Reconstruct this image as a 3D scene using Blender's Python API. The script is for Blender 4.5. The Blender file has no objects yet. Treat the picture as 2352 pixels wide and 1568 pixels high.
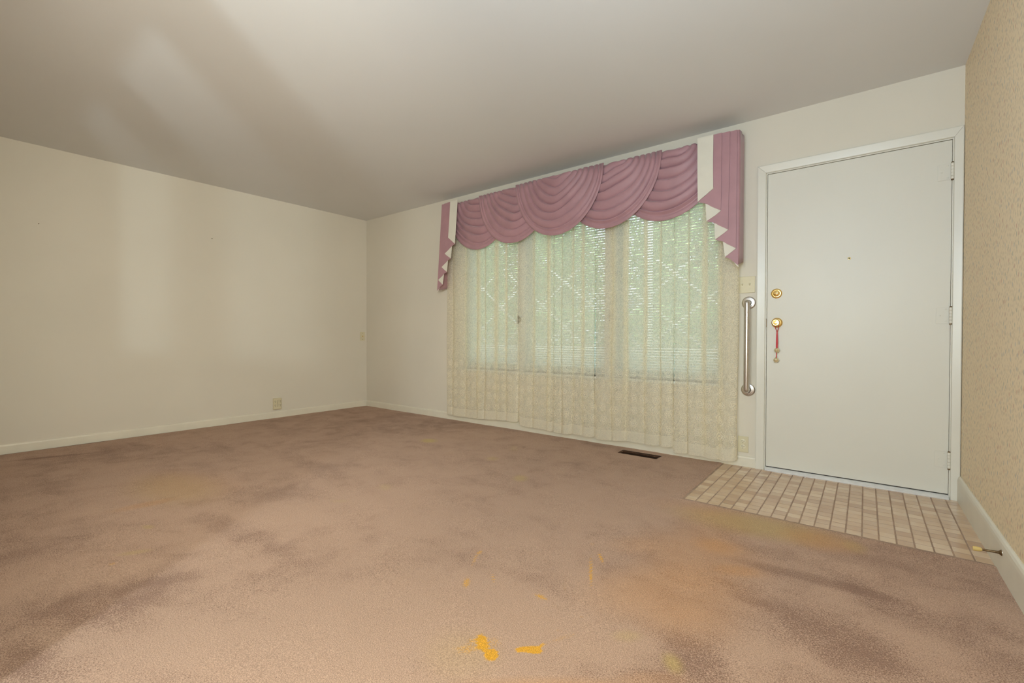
import bpy, bmesh, math, random
import numpy as np
from mathutils import Matrix, Vector
C = bpy.context.scene
COL = C.collection
PI = math.pi
W, H = 5.6432, 2.44            # room width and height; window wall is y = 0, left wall x = 0
rnd = random.Random(7)

# ------------------------------------------------------------------ camera, world, lights, exposure
cam_data = bpy.data.cameras.new('camera')
cam = bpy.data.objects.new('camera', cam_data); COL.objects.link(cam); C.camera = cam
cam_data.lens = 15.985; cam_data.sensor_width = 36; cam_data.clip_start = 0.02
F = Vector((-0.61375462, 0.78942955, -0.01030773)); R = Vector((0.78945177, 0.61380678, 0.00267206)); U = Vector((-0.00843636, 0.00649747, 0.9999433))
cam.matrix_world = Matrix(((R.x, U.x, -F.x, 5.215), (R.y, U.y, -F.y, -3.570), (R.z, U.z, -F.z, 0.916), (0, 0, 0, 1)))
C.view_settings.view_transform = 'Standard'; C.view_settings.look = 'None'
C.view_settings.exposure = 0.0; C.view_settings.gamma = 1; C.view_settings.use_curve_mapping = False

wd = bpy.data.worlds.new('sky'); C.world = wd; wd.use_nodes = True
bg = wd.node_tree.nodes['Background']
tc = wd.node_tree.nodes.new('ShaderNodeTexCoord'); sp = wd.node_tree.nodes.new('ShaderNodeSeparateXYZ')
rp = wd.node_tree.nodes.new('ShaderNodeValToRGB')
wd.node_tree.links.new(tc.outputs['Generated'], sp.inputs[0]); wd.node_tree.links.new(sp.outputs[2], rp.inputs[0])
wd.node_tree.links.new(rp.outputs[0], bg.inputs[0])
rp.color_ramp.elements[0].color = (.82, .90, 1.0, 1); rp.color_ramp.elements[1].color = (.45, .66, 1.0, 1)
bg.inputs[1].default_value = 3.6

def light(name, kind, loc, energy, color=(1, 1, 1), size=1, size_y=None, target=None, spread=None):
    d = bpy.data.lights.new(name, kind); d.energy = energy; d.color = color
    if kind == 'AREA':
        d.size = size
        if size_y: d.shape = 'RECTANGLE'; d.size_y = size_y
        if spread: d.spread = spread
    else:
        d.shadow_soft_size = size
        if kind == 'SPOT': d.spot_size = math.radians(88); d.spot_blend = 1.0
    o = bpy.data.objects.new(name, d); COL.objects.link(o); o.location = loc
    if target is not None:
        o.rotation_euler = (Vector(target) - Vector(loc)).to_track_quat('-Z', 'Y').to_euler()
    return o
# low light further back in the house: it shines past the room divider on to the ceiling and left wall
light('flash_low', 'POINT', (4.3, -4.6, 1.01), 86, (.78, .93, 1.0), .05)
# added area lamp at the back of the house, warm fill without a window
light('rear_fill', 'AREA', (3.0, -7.3, 1.5), 34, (1.0, .78, .50), 3.6, 1.6, target=(3.0, 0, 1.3))
# photographer's flash bounced off the ceiling beside the camera
light('flash_bounce', 'AREA', (5.0, -3.3, 1.75), 18, (.45, .70, 1.0), .5, target=(4.9, -2.0, 2.44))
light('fill_front', 'AREA', (5.0, -3.95, 1.35), 28, (.875, 1.0, .95), .9, target=(3.6, -1.2, .85))  # added unseen fill lamp, brightens the middle of the room
light('fill_far', 'SPOT', (4.85, -3.6, 1.55), 238, (1.0, .97, .84), .3, target=(0, -1.3, 1.0))  # added spot beside the camera, lifts the left wall and far corner
sun = bpy.data.lights.new('sun', 'SUN'); sun.energy = 10; sun.angle = .02; sun.color = (1, .96, .88)
so = bpy.data.objects.new('sun', sun); COL.objects.link(so)
so.rotation_euler = Vector((-.25, .5, -1.0)).to_track_quat('-Z', 'Y').to_euler()

# ------------------------------------------------------------------ object helpers
def link(o, parent=None):
    COL.objects.link(o)
    if parent is not None: o.parent = parent
    return o
def tag(o, label=None, cat=None, group=None, kind=None):
    if label: o['label'] = label
    if cat: o['category'] = cat
    if group: o['group'] = group
    if kind: o['kind'] = kind
    return o
def empty(name, loc=(0, 0, 0)):
    o = bpy.data.objects.new(name, None); o.location = loc; o.empty_display_size = .05
    return link(o)
def from_bm(name, bm, mat, parent=None, smooth=False):
    bmesh.ops.recalc_face_normals(bm, faces=bm.faces)
    me = bpy.data.meshes.new(name); bm.to_mesh(me); bm.free()
    if mat: me.materials.append(mat)
    if smooth:
        me.shade_smooth()
        for e in []: pass
    return link(bpy.data.objects.new(name, me), parent)
def add_box(bm, lo, hi, bevel=0, seg=2):
    r = bmesh.ops.create_cube(bm, size=1)
    vs = r['verts']
    for v in vs:
        v.co = Vector([lo[i] + (v.co[i] + .5) * (hi[i] - lo[i]) for i in range(3)])
    if bevel:
        es = list({e for v in vs for e in v.link_edges})
        bmesh.ops.bevel(bm, geom=es, offset=bevel, segments=seg, affect='EDGES', profile=.5)
def box(name, lo, hi, mat, parent=None, bevel=0, seg=2):
    bm = bmesh.new(); add_box(bm, lo, hi, bevel, seg)
    return from_bm(name, bm, mat, parent)
def add_prism(bm, pts, to3d, thick_vec):
    """closed prism: outline pts mapped by to3d, thickened along thick_vec"""
    a = [bm.verts.new(to3d(p)) for p in pts]
    b = [bm.verts.new(Vector(to3d(p)) + Vector(thick_vec)) for p in pts]
    n = len(pts)
    bm.faces.new(a); bm.faces.new(b[::-1])
    for i in range(n): bm.faces.new((a[i], a[(i + 1) % n], b[(i + 1) % n], b[i]))
def prism(name, pts, to3d, thick_vec, mat, parent=None, bevel=0):
    bm = bmesh.new(); add_prism(bm, pts, to3d, thick_vec)
    if bevel: bmesh.ops.bevel(bm, geom=bm.edges[:], offset=bevel, segments=2, affect='EDGES', profile=.5)
    return from_bm(name, bm, mat, parent)
def add_lathe(bm, prof, origin, axis, n=32, squash=1.0):
    """prof = [(radius, along)], revolved about axis from origin"""
    ax = Vector(axis).normalized(); q = ax.to_track_quat('Z', 'Y').to_matrix()
    rings = []
    for r, h in prof:
        if r < 1e-6: rings.append([bm.verts.new(Vector(origin) + q @ Vector((0, 0, h)))])
        else: rings.append([bm.verts.new(Vector(origin) + q @ Vector((r * math.cos(2 * PI * k / n), r * squash * math.sin(2 * PI * k / n), h))) for k in range(n)])
    for a, b in zip(rings, rings[1:]):
        for k in range(n):
            k2 = (k + 1) % n
            if len(a) == 1 and len(b) == 1: continue
            if len(a) == 1: bm.faces.new((a[0], b[k2], b[k]))
            elif len(b) == 1: bm.faces.new((a[k], a[k2], b[0]))
            else: bm.faces.new((a[k], a[k2], b[k2], b[k]))
def lathe(name, prof, origin, axis, mat, parent=None, n=32, smooth=True):
    bm = bmesh.new(); add_lathe(bm, prof, origin, axis, n)
    o = from_bm(name, bm, mat, parent, smooth)
    if smooth:
        try: o.data.set_sharp_from_angle(angle=math.radians(40))
        except Exception: pass
    return o
def add_tube(bm, path, r, n=12, flat=None):
    P = [Vector(p) for p in path]; rings = []
    up = Vector((0, 0, 1))
    prev = None
    for i, p in enumerate(P):
        t = (P[min(i + 1, len(P) - 1)] - P[max(i - 1, 0)]).normalized()
        if prev is None:
            a = t.cross(up)
            if a.length < 1e-3: a = t.cross(Vector((0, 1, 0)))
        else: a = prev - t * prev.dot(t)
        a.normalize(); b = t.cross(a); prev = a
        rr = r[i] if isinstance(r, (list, tuple)) else r
        fl = flat if flat else 1
        rings.append([bm.verts.new(p + a * (rr * math.cos(2 * PI * k / n)) + b * (rr * fl * math.sin(2 * PI * k / n))) for k in range(n)])
    for x, y in zip(rings, rings[1:]):
        for k in range(n): bm.faces.new((x[k], x[(k + 1) % n], y[(k + 1) % n], y[k]))
    bm.faces.new(rings[0][::-1]); bm.faces.new(rings[-1])
def tube(name, path, r, mat, parent=None, n=12, flat=None):
    bm = bmesh.new(); add_tube(bm, path, r, n, flat)
    o = from_bm(name, bm, mat, parent, True)
    try: o.data.set_sharp_from_angle(angle=math.radians(50))
    except Exception: pass
    return o
def grid_mesh(name, P, mat, parent=None, UV=None, smooth=True, cols=None):
    """P: (rows, cols, 3) numpy"""
    nr, nc = P.shape[:2]
    me = bpy.data.meshes.new(name)
    idx = np.arange(nr * nc).reshape(nr, nc)
    f = np.stack([idx[:-1, :-1], idx[:-1, 1:], idx[1:, 1:], idx[1:, :-1]], -1).reshape(-1, 4)
    me.vertices.add(nr * nc); me.vertices.foreach_set('co', P.reshape(-1).astype(np.float32))
    me.loops.add(f.size); me.loops.foreach_set('vertex_index', f.reshape(-1).astype(np.int32))
    me.polygons.add(len(f)); me.polygons.foreach_set('loop_start', np.arange(0, f.size, 4, dtype=np.int32))
    me.polygons.foreach_set('loop_total', np.full(len(f), 4, dtype=np.int32))
    me.update(calc_edges=True)
    if UV is not None:
        l = me.uv_layers.new(name='uv'); l.data.foreach_set('uv', UV.reshape(-1, 2)[f.reshape(-1)].reshape(-1).astype(np.float32))
    if cols is not None:
        a = me.color_attributes.new('wear', 'FLOAT_COLOR', 'POINT'); a.data.foreach_set('color', cols.reshape(-1).astype(np.float32))
    if smooth: me.shade_smooth()
    me.materials.append(mat); me.validate()
    return link(bpy.data.objects.new(name, me), parent)

# ------------------------------------------------------------------ materials
class N:
    def __init__(s, name):
        s.m = bpy.data.materials.new(name); s.m.use_nodes = True; s.t = s.m.node_tree
        s.b = s.t.nodes['Principled BSDF']; s.out = s.t.nodes['Material Output']
    def n(s, typ, **kw):
        x = s.t.nodes.new(typ)
        for k, v in kw.items():
            if k == 'inp':
                for i, val in v.items(): s.put(x.inputs[i], val)
            else: setattr(x, k, v)
        return x
    def put(s, sock, val):
        if hasattr(val, 'is_output') or isinstance(val, bpy.types.NodeSocket): s.t.links.new(val, sock)
        else: sock.default_value = val
    def math(s, op, a, b=0, c=0, clamp=False):
        x = s.n('ShaderNodeMath', operation=op, use_clamp=clamp)
        for i, v in enumerate((a, b, c)): s.put(x.inputs[i], v)
        return x.outputs[0]
    def ramp(s, v, lo, hi, a=0.0, b=1.0, smooth=True):
        x = s.n('ShaderNodeMapRange'); x.interpolation_type = 'SMOOTHSTEP' if smooth else 'LINEAR'
        for i, val in enumerate((v, lo, hi, a, b)): s.put(x.inputs[i], val)
        return x.outputs[0]
    def mix(s, f, a, b, mode='MIX'):
        x = s.n('ShaderNodeMix', data_type='RGBA', blend_type=mode)
        s.put(x.inputs[0], f); s.put(x.inputs[6], a); s.put(x.inputs[7], b)
        return x.outputs[2]
    def noise(s, scale, detail=2, rough=.5, vec=None, dist=0, dim='3D'):
        x = s.n('ShaderNodeTexNoise', noise_dimensions=dim)
        x.inputs['Scale'].default_value = scale; x.inputs['Detail'].default_value = detail; x.inputs['Roughness'].default_value = rough
        x.inputs['Distortion'].default_value = dist
        s.put(x.inputs['Vector'], vec if vec is not None else s.coord())
        return x.outputs[0]
    def coord(s, which='Object'):
        if not hasattr(s, 'tc'): s.tc = s.n('ShaderNodeTexCoord')
        return s.tc.outputs[which]
    def mapping(s, scale=(1, 1, 1), rot=(0, 0, 0), vec=None, loc=(0, 0, 0)):
        x = s.n('ShaderNodeMapping'); s.put(x.inputs[0], vec if vec is not None else s.coord())
        x.inputs['Scale'].default_value = scale; x.inputs['Rotation'].default_value = rot; x.inputs['Location'].default_value = loc
        return x.outputs[0]
    def bump(s, h, strength=.3, dist=.002):
        x = s.n('ShaderNodeBump'); x.inputs['Strength'].default_value = strength; x.inputs['Distance'].default_value = dist
        s.put(x.inputs['Height'], h); s.put(s.b.inputs['Normal'], x.outputs[0])
def c4(c): return (c[0], c[1], c[2], 1)
def plain(name, col, rough=.5, metal=0, var=.04, vscale=3, bump=0, bscale=200, spec=.5, coat=0):
    k = N(name)
    nz = k.noise(vscale, 3)
    f = k.ramp(nz, .3, .7)
    k.put(k.b.inputs['Base Color'], k.mix(f, c4([x * (1 - var) for x in col]), c4([min(1, x * (1 + var)) for x in col])))
    k.b.inputs['Roughness'].default_value = rough; k.b.inputs['Metallic'].default_value = metal
    k.b.inputs['Specular IOR Level'].default_value = spec; k.b.inputs['Coat Weight'].default_value = coat
    if bump: k.bump(k.noise(bscale, 3), bump, .001)
    return k.m
M = {}
M['wall'] = plain('cream_wall_paint', (.73, .675, .575), .75, var=.02, vscale=1.2, bump=.12, bscale=160, spec=.2)
M['ceiling'] = plain('ceiling_paint', (.76, .745, .725), .85, var=.012, vscale=.8, bump=.1, bscale=120, spec=.15)
M['trim'] = plain('white_trim_gloss', (.73, .70, .615), .32, var=.02, vscale=4, bump=.05, bscale=90)
M['base'] = plain('baseboard_paint', (.77, .72, .60), .4, var=.03, vscale=6, bump=.06, bscale=80)
M['door'] = plain('door_paint', (.71, .68, .60), .42, var=.015, vscale=1.5, bump=.06, bscale=70)
M['almond'] = plain('almond_plastic', (.68, .61, .42), .35, var=.01)
M['white_pl'] = plain('ivory_plastic', (.74, .68, .50), .3, var=.01)
M['dark'] = plain('dark_slot', (.03, .022, .016), .7)
M['brass'] = plain('polished_brass', (.86, .62, .25), .17, 1, var=.03, vscale=60)
M['bell'] = plain('pale_gold_bell', (.88, .78, .52), .25, .75, var=.04, vscale=60)
M['bronze'] = plain('old_bronze', (.16, .10, .045), .4, .7, var=.3, vscale=80)
M['ribbon'] = plain('red_ribbon', (.52, .004, .012), .5, var=.08, vscale=120)
M['rubber'] = plain('yellowed_rubber', (.66, .47, .16), .6, var=.1, vscale=90)
M['vent'] = plain('brown_vent_metal', (.14, .07, .04), .45, .5, var=.2, vscale=60)
M['vent_in'] = plain('vent_interior', (.02, .012, .008), .9)
M['grout'] = plain('grey_brown_grout', (.38, .26, .185), .85, var=.12, vscale=14, bump=.3, bscale=300)
M['mauve'] = plain('mauve_satin', (.43, .235, .262), .5, var=.05, vscale=9, bump=.12, bscale=900)
M['mauve'].node_tree.nodes['Principled BSDF'].inputs['Sheen Weight'].default_value = .25
M['lining'] = plain('ivory_lining', (.74, .70, .60), .7, var=.02, vscale=12, bump=.08, bscale=900)
M['winframe'] = plain('window_frame_white', (.72, .72, .68), .45, var=.02)
M['blind'] = plain('blind_slat_white', (.80, .84, .80), .4, var=.01)
def slatmat():
    k = N('blind_slat')
    a = k.n('ShaderNodeBsdfDiffuse'); a.inputs[0].default_value = (.80, .83, .80, 1)
    b = k.n('ShaderNodeBsdfTranslucent'); b.inputs[0].default_value = (.80, .86, .82, 1)
    m = k.n('ShaderNodeMixShader'); m.inputs[0].default_value = .55
    k.t.links.new(a.outputs[0], m.inputs[1]); k.t.links.new(b.outputs[0], m.inputs[2]); k.t.links.new(m.outputs[0], k.out.inputs[0])
    return k.m
M['slat'] = slatmat()
M['lattice'] = plain('white_lattice', (.85, .85, .82), .6, var=.03)
M['bark'] = plain('bark', (.16, .11, .07), .9, var=.3, vscale=12, bump=.5, bscale=30)
M['lawn'] = plain('lawn', (.13, .22, .06), .95, var=.3, vscale=3)
M['concrete'] = plain('concrete', (.50, .49, .46), .9, var=.08, vscale=4)
M['siding'] = plain('pale_siding', (.48, .53, .56), .7, var=.03)
M['roof'] = plain('grey_roof', (.20, .19, .19), .9, var=.1, vscale=6)

def steel(name, col, rough):
    k = N(name)
    g = k.noise(60, 3, vec=k.mapping((30, 30, .6)))
    k.put(k.b.inputs['Base Color'], c4(col)); k.b.inputs['Metallic'].default_value = 1
    k.put(k.b.inputs['Roughness'], k.ramp(g, .3, .7, rough * .8, rough * 1.2))
    return k.m
M['steel'] = steel('brushed_steel', (.62, .59, .56), .30)
M['alum'] = plain('aluminium_threshold', (.84, .85, .87), .38, .55, var=.05, vscale=30)

def glass():
    k = N('window_glass')
    tr = k.n('ShaderNodeBsdfTransparent'); tr.inputs[0].default_value = (.96, .985, .97, 1)
    gl = k.n('ShaderNodeBsdfGlossy'); gl.inputs['Roughness'].default_value = .02
    fr = k.n('ShaderNodeFresnel'); fr.inputs[0].default_value = 1.45
    mx = k.n('ShaderNodeMixShader'); k.t.links.new(fr.outputs[0], mx.inputs[0]); k.t.links.new(tr.outputs[0], mx.inputs[1]); k.t.links.new(gl.outputs[0], mx.inputs[2])
    k.t.links.new(mx.outputs[0], k.out.inputs[0])
    return k.m
M['glass'] = glass()

def lace(name, dens, hem=False):
    """net ground with leafy squiggles and round flower rosettes; the threads let light through"""
    k = N(name)
    uv = k.coord('UV')
    warp = k.noise(14, 2, vec=uv)
    # leafy squiggle ground
    a = k.noise(95, 2, .6, vec=k.mapping((1.25, .75, 1), vec=uv), dist=1.3)
    leaf = k.ramp(k.math('ABSOLUTE', k.math('SUBTRACT', a, .5)), .03, .085, 1, 0)
    # rosettes
    vo = k.n('ShaderNodeTexVoronoi', voronoi_dimensions='2D', feature='F1')
    wn = k.n('ShaderNodeTexNoise', noise_dimensions='2D'); k.put(wn.inputs['Vector'], uv); wn.inputs['Scale'].default_value = 38
    wv = k.n('ShaderNodeVectorMath', operation='MULTIPLY_ADD'); k.put(wv.inputs[0], wn.outputs['Color']); wv.inputs[1].default_value = (.022, .022, 0); k.put(wv.inputs[2], uv)
    vs = k.mapping((11.5, 9.6, 1), vec=wv.outputs[0])
    k.put(vo.inputs['Vector'], vs); vo.inputs['Scale'].default_value = 1; vo.inputs['Randomness'].default_value = .28
    df = k.n('ShaderNodeVectorMath', operation='SUBTRACT'); k.t.links.new(vs, df.inputs[0]); k.t.links.new(vo.outputs['Position'], df.inputs[1])
    s3 = k.n('ShaderNodeSeparateXYZ'); k.t.links.new(df.outputs[0], s3.inputs[0])
    ang = k.math('ARCTAN2', s3.outputs[1], s3.outputs[0])
    pet = k.math('MULTIPLY', k.math('COSINE', k.math('ADD', k.math('MULTIPLY', ang, 6), k.math('MULTIPLY', warp, 5))), .024)
    rr = k.math('ADD', vo.outputs['Distance'], pet)
    disc = k.ramp(rr, .30, .36, 1, 0)
    rings = k.ramp(k.math('SINE', k.math('MULTIPLY', rr, 46)), -.3, .5)
    suv = k.n('ShaderNodeSeparateXYZ'); k.t.links.new(uv, suv.inputs[0])
    low = k.ramp(k.math('ADD', suv.outputs[1], k.math('MULTIPLY', warp, .3)), .72, 1.05, 1, .25)
    ros = k.math('MULTIPLY', k.math('MULTIPLY', disc, low), k.math('ADD', k.math('MULTIPLY', rings, .6), .4))
    if hem:
        cov = k.math('ADD', dens + .1, k.math('MULTIPLY', leaf, .22))
    else:
        cov = k.math('MAXIMUM', k.math('ADD', dens, k.math('MULTIPLY', leaf, .34)), k.math('MULTIPLY', ros, .97))
    cov = k.math('MINIMUM', cov, .97)
    df1 = k.n('ShaderNodeBsdfDiffuse'); df1.inputs[0].default_value = (.95, .90, .77, 1)
    tl = k.n('ShaderNodeBsdfTranslucent'); tl.inputs[0].default_value = (.97, .88, .60, 1)
    m1 = k.n('ShaderNodeMixShader'); m1.inputs[0].default_value = .42
    k.t.links.new(df1.outputs[0], m1.inputs[1]); k.t.links.new(tl.outputs[0], m1.inputs[2])
    tr = k.n('ShaderNodeBsdfTransparent')
    m2 = k.n('ShaderNodeMixShader'); k.t.links.new(cov, m2.inputs[0]); k.t.links.new(tr.outputs[0], m2.inputs[1]); k.t.links.new(m1.outputs[0], m2.inputs[2])
    k.t.links.new(m2.outputs[0], k.out.inputs[0])
    return k.m
M['lace'] = lace('ivory_lace', .46)
M['lace_hem'] = lace('ivory_lace_hem', .72, True)

def carpet():
    k = N('brown_carpet_pile')
    at = k.n('ShaderNodeAttribute', attribute_name='wear', attribute_type='GEOMETRY')
    sc = k.n('ShaderNodeSeparateColor'); k.t.links.new(at.outputs['Color'], sc.inputs[0])
    dark, orange, bright = sc.outputs[0], sc.outputs[1], sc.outputs[2]
    at2 = at.outputs['Alpha']
    co = k.coord()
    fine = k.noise(400, 2, .65); tuft = k.noise(230, 2, .6)
    big = k.noise(1.6, 4, .6, dist=.6); med = k.noise(6, 5, .68, dist=.5)
    streak = k.noise(3.0, 3, .6, vec=k.mapping((.6, 2.4, 1), rot=(0, 0, .5)))
    # brushed pile: dark tufts where the nap lies the other way
    d0 = k.math('ADD', k.math('MULTIPLY', k.math('SUBTRACT', big, .5), .9), k.math('MULTIPLY', k.math('SUBTRACT', med, .5), 1.15))
    d0 = k.math('ADD', d0, k.math('MULTIPLY', k.math('SUBTRACT', streak, .5), .5))
    d1 = k.math('ADD', k.math('ADD', d0, k.math('MULTIPLY', dark, .56)), k.math('MULTIPLY', k.math('SUBTRACT', tuft, .5), 2.3))
    d1 = k.math('ADD', d1, k.math('MULTIPLY', k.math('SUBTRACT', fine, .5), 1.7))
    dk = k.ramp(d1, .02, .62)
    lo = k.mix(fine, (.44, .275, .19, 1), (.60, .39, .275, 1))
    base = k.mix(dk, lo, (.285, .16, .108, 1))
    yg = k.mix(k.math('MULTIPLY', at2, .62, clamp=True), base, (.56, .40, .13, 1))
    og = k.mix(k.math('MULTIPLY', orange, .55, clamp=True), yg, (.62, .28, .08, 1))
    bf = k.ramp(k.math('ADD', bright, k.math('MULTIPLY', k.math('SUBTRACT', tuft, .5), 1.3)), .30, .62)
    bf = k.math('MULTIPLY', bf, k.ramp(bright, .03, .8, .25, .92))
    fin = k.mix(bf, og, (.78, .37, .012, 1))
    sp = k.mix(k.ramp(k.noise(300, 1, .5), .3, .72), (.76, .75, .74, 1), (1.16, 1.16, 1.16, 1))
    fin = k.mix(1, fin, sp, 'MULTIPLY')
    k.put(k.b.inputs['Base Color'], fin)
    k.b.inputs['Roughness'].default_value = .95; k.b.inputs['Specular IOR Level'].default_value = .1
    k.b.inputs['Sheen Weight'].default_value = .1
    h = k.math('ADD', k.math('MULTIPLY', fine, .6), k.math('MULTIPLY', tuft, .6))
    k.bump(h, .6, .004)
    return k.m
M['carpet'] = carpet()

def tilemat():
    k = N('beige_ceramic_tile')
    oi = k.n('ShaderNodeObjectInfo')
    r = oi.outputs['Random']
    cr = k.n('ShaderNodeValToRGB'); k.t.links.new(r, cr.inputs[0]); e = cr.color_ramp.elements
    e[0].color = (.53, .345, .225, 1); e[1].color = (.74, .56, .39, 1); m = e.new(.3); m.color = (.64, .455, .305, 1); m = e.new(.75); m.color = (.69, .50, .34, 1)
    nz = k.noise(9, 3, vec=k.n('ShaderNodeNewGeometry').outputs['Position'])
    c = k.mix(k.ramp(nz, .35, .7, 0, .35), cr.outputs[0], (.56, .35, .20, 1))
    k.put(k.b.inputs['Base Color'], c)
    k.b.inputs['Roughness'].default_value = .17; k.b.inputs['Specular IOR Level'].default_value = .55
    k.bump(k.noise(45, 2), .06, .001)
    return k.m
M['tile'] = tilemat()

def wallpaper():
    k = N('sprigged_wallpaper')
    col = (.86, .71, .49, 1)
    last = col
    def sprig(scale_y, scale_z, seed, tilt, colors, wdt, thr, strength, last):
        v = k.mapping((1, scale_y, scale_z), rot=(tilt, 0, 0), loc=(0, seed, seed * 1.7))
        s = k.n('ShaderNodeSeparateXYZ'); k.t.links.new(v, s.inputs[0])
        cmb = k.n('ShaderNodeCombineXYZ'); k.t.links.new(s.outputs[1], cmb.inputs[0]); k.t.links.new(s.outputs[2], cmb.inputs[1])
        vo = k.n('ShaderNodeTexVoronoi', voronoi_dimensions='2D', feature='F1'); k.t.links.new(cmb.outputs[0], vo.inputs['Vector'])
        vo.inputs['Scale'].default_value = 1; vo.inputs['Randomness'].default_value = .75
        sc = k.n('ShaderNodeSeparateColor'); k.t.links.new(vo.outputs['Color'], sc.inputs[0])
        on = k.math('GREATER_THAN', sc.outputs[0], thr)
        blob = k.math('MULTIPLY', k.ramp(vo.outputs['Distance'], wdt * .5, wdt, 1, 0), on)
        cr = k.n('ShaderNodeValToRGB'); cr.color_ramp.interpolation = 'CONSTANT'; k.t.links.new(sc.outputs[1], cr.inputs[0])
        e = cr.color_ramp.elements; e[0].color = colors[0]; e[1].position = .34; e[1].color = colors[1]
        x = e.new(.67); x.color = colors[2]
        return k.mix(k.math('MULTIPLY', blob, strength), last, cr.outputs[0])
    last = sprig(75, 34, 3.1, .28, [(.40, .30, .20, 1), (.44, .34, .22, 1), (.36, .30, .20, 1)], .30, .25, .36, last)
    last = sprig(70, 40, 9.7, -.22, [(.38, .31, .22, 1), (.46, .32, .20, 1), (.36, .33, .22, 1)], .28, .45, .30, last)
    last = sprig(36, 21, 5.5, .12, [(.30, .35, .40, 1), (.52, .20, .14, 1), (.33, .35, .28, 1)], .24, .5, .48, last)
    k.put(k.b.inputs['Base Color'], last)
    k.b.inputs['Roughness'].default_value = .6; k.b.inputs['Specular IOR Level'].default_value = .3
    k.bump(k.noise(300, 2), .06, .001)
    return k.m
M['paper'] = wallpaper()

def leafmat(name, a, b):
    k = N(name)
    c = k.mix(k.ramp(k.noise(5, 2), .35, .65), c4(a), c4(b))
    k.put(k.b.inputs['Base Color'], c); k.b.inputs['Roughness'].default_value = .5
    k.b.inputs['Transmission Weight'].default_value = 0
    return k.m
M['leaf'] = leafmat('green_leaves', (.20, .36, .12), (.30, .50, .18))
M['leaf2'] = leafmat('olive_leaves', (.26, .40, .16), (.38, .54, .24))

# ------------------------------------------------------------------ structure
YB = -7.5
SL, SR = .0109, .0056          # the side walls are very slightly out of square
def struct(o, name=None):
    o['kind'] = 'structure'; return o
# window wall with window and door openings
WX0, WX1, WZ0, WZ1 = 1.77, 4.40, .575, 2.14
DX0, DX1, DZ1 = 4.662, 5.606, 2.052
bm = bmesh.new(); T = .16
for lo, hi in [((-.2, 0, 0), (WX0, T, H)), ((WX0, 0, 0), (WX1, T, WZ0)), ((WX0, 0, WZ1), (WX1, T, H)), ((WX1, 0, 0), (DX0, T, H)),
               ((DX0, 0, DZ1), (DX1, T, H)), ((DX1, 0, 0), (W + .2, T, H))]:
    add_box(bm, lo, hi)
struct(from_bm('wall_back', bm, M['wall']))
def slab(name, pts, z0, z1, mat):
    return struct(prism(name, pts, lambda p: (p[0], p[1], z0), (0, 0, z1 - z0), mat))
slab('wall_left', [(0, 0), (SL * YB, YB), (SL * YB - .15, YB), (-.15, 0)], 0, H, M['wall'])
slab('wall_right', [(W, 0), (W + .15, 0), (W + .15 - SR * YB, YB), (W - SR * YB, YB)], 0, H, M['paper'])
slab('wall_rear', [(-.3, YB), (W + .3, YB), (W + .3, YB - .15), (-.3, YB - .15)], 0, H, M['wall'])
box('ceiling', (-.3, YB - .15, H), (W + .3, T, H + .12), M['ceiling'])['kind'] = 'structure'
# partition and open room divider behind the photographer: shades the low light on the ceiling
dv = struct(box('wall_divider', (-.05, -3.80, 0), (2.44, -3.70, H), M['wall']))
box('half_wall', (2.44, -3.80, 0), (3.60, -3.70, .91), M['wall'], dv)
box('header', (2.44, -3.80, 1.76), (3.60, -3.70, H), M['wall'], dv)
box('post', (2.88, -3.79, .91), (3.00, -3.71, 1.76), M['trim'], dv)
box('post', (3.42, -3.79, .91), (3.60, -3.71, 1.76), M['trim'], dv)

# floor: grout bed below the entry, sub-floor below the carpet
TX0, TY0, PITCH = W - 20 * .0618 + .0, -.927, .0618
bm = bmesh.new()
add_box(bm, (-.3, YB, -.12), (W + .3, T, -.014))
add_box(bm, (TX0 - .02, TY0 - .012, -.0145), (W + .01, .02, -.0023))
floor = struct(from_bm('floor', bm, M['grout']))
# tiles
bm = bmesh.new(); g = .0046
add_box(bm, (-PITCH / 2 + g / 2, -PITCH / 2 + g / 2, -.008), (PITCH / 2 - g / 2, PITCH / 2 - g / 2, 0))
top = [e for e in bm.edges if all(v.co.z > -.001 for v in e.verts)]
vert = [e for e in bm.edges if abs(e.verts[0].co.z - e.verts[1].co.z) > .004]
bmesh.ops.bevel(bm, geom=vert, offset=.003, segments=1, affect='EDGES')
top = [e for e in bm.edges if all(v.co.z > -.001 for v in e.verts)]
bmesh.ops.bevel(bm, geom=top, offset=.0013, segments=1, affect='EDGES')
tile_me = bpy.data.meshes.new('tile'); bm.to_mesh(tile_me); bm.free(); tile_me.materials.append(M['tile'])
for j in range(15):
    for i in range(20):
        o = bpy.data.objects.new('tile', tile_me); COL.objects.link(o); o.parent = floor
        o.location = (W - .001 - (i + .5) * PITCH, -(j + .5) * PITCH + .001, -.0015 + rnd.uniform(-.0004, .0004))
        o.rotation_euler = (rnd.uniform(-.006, .006), rnd.uniform(-.006, .006), rnd.uniform(-.006, .006))

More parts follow.
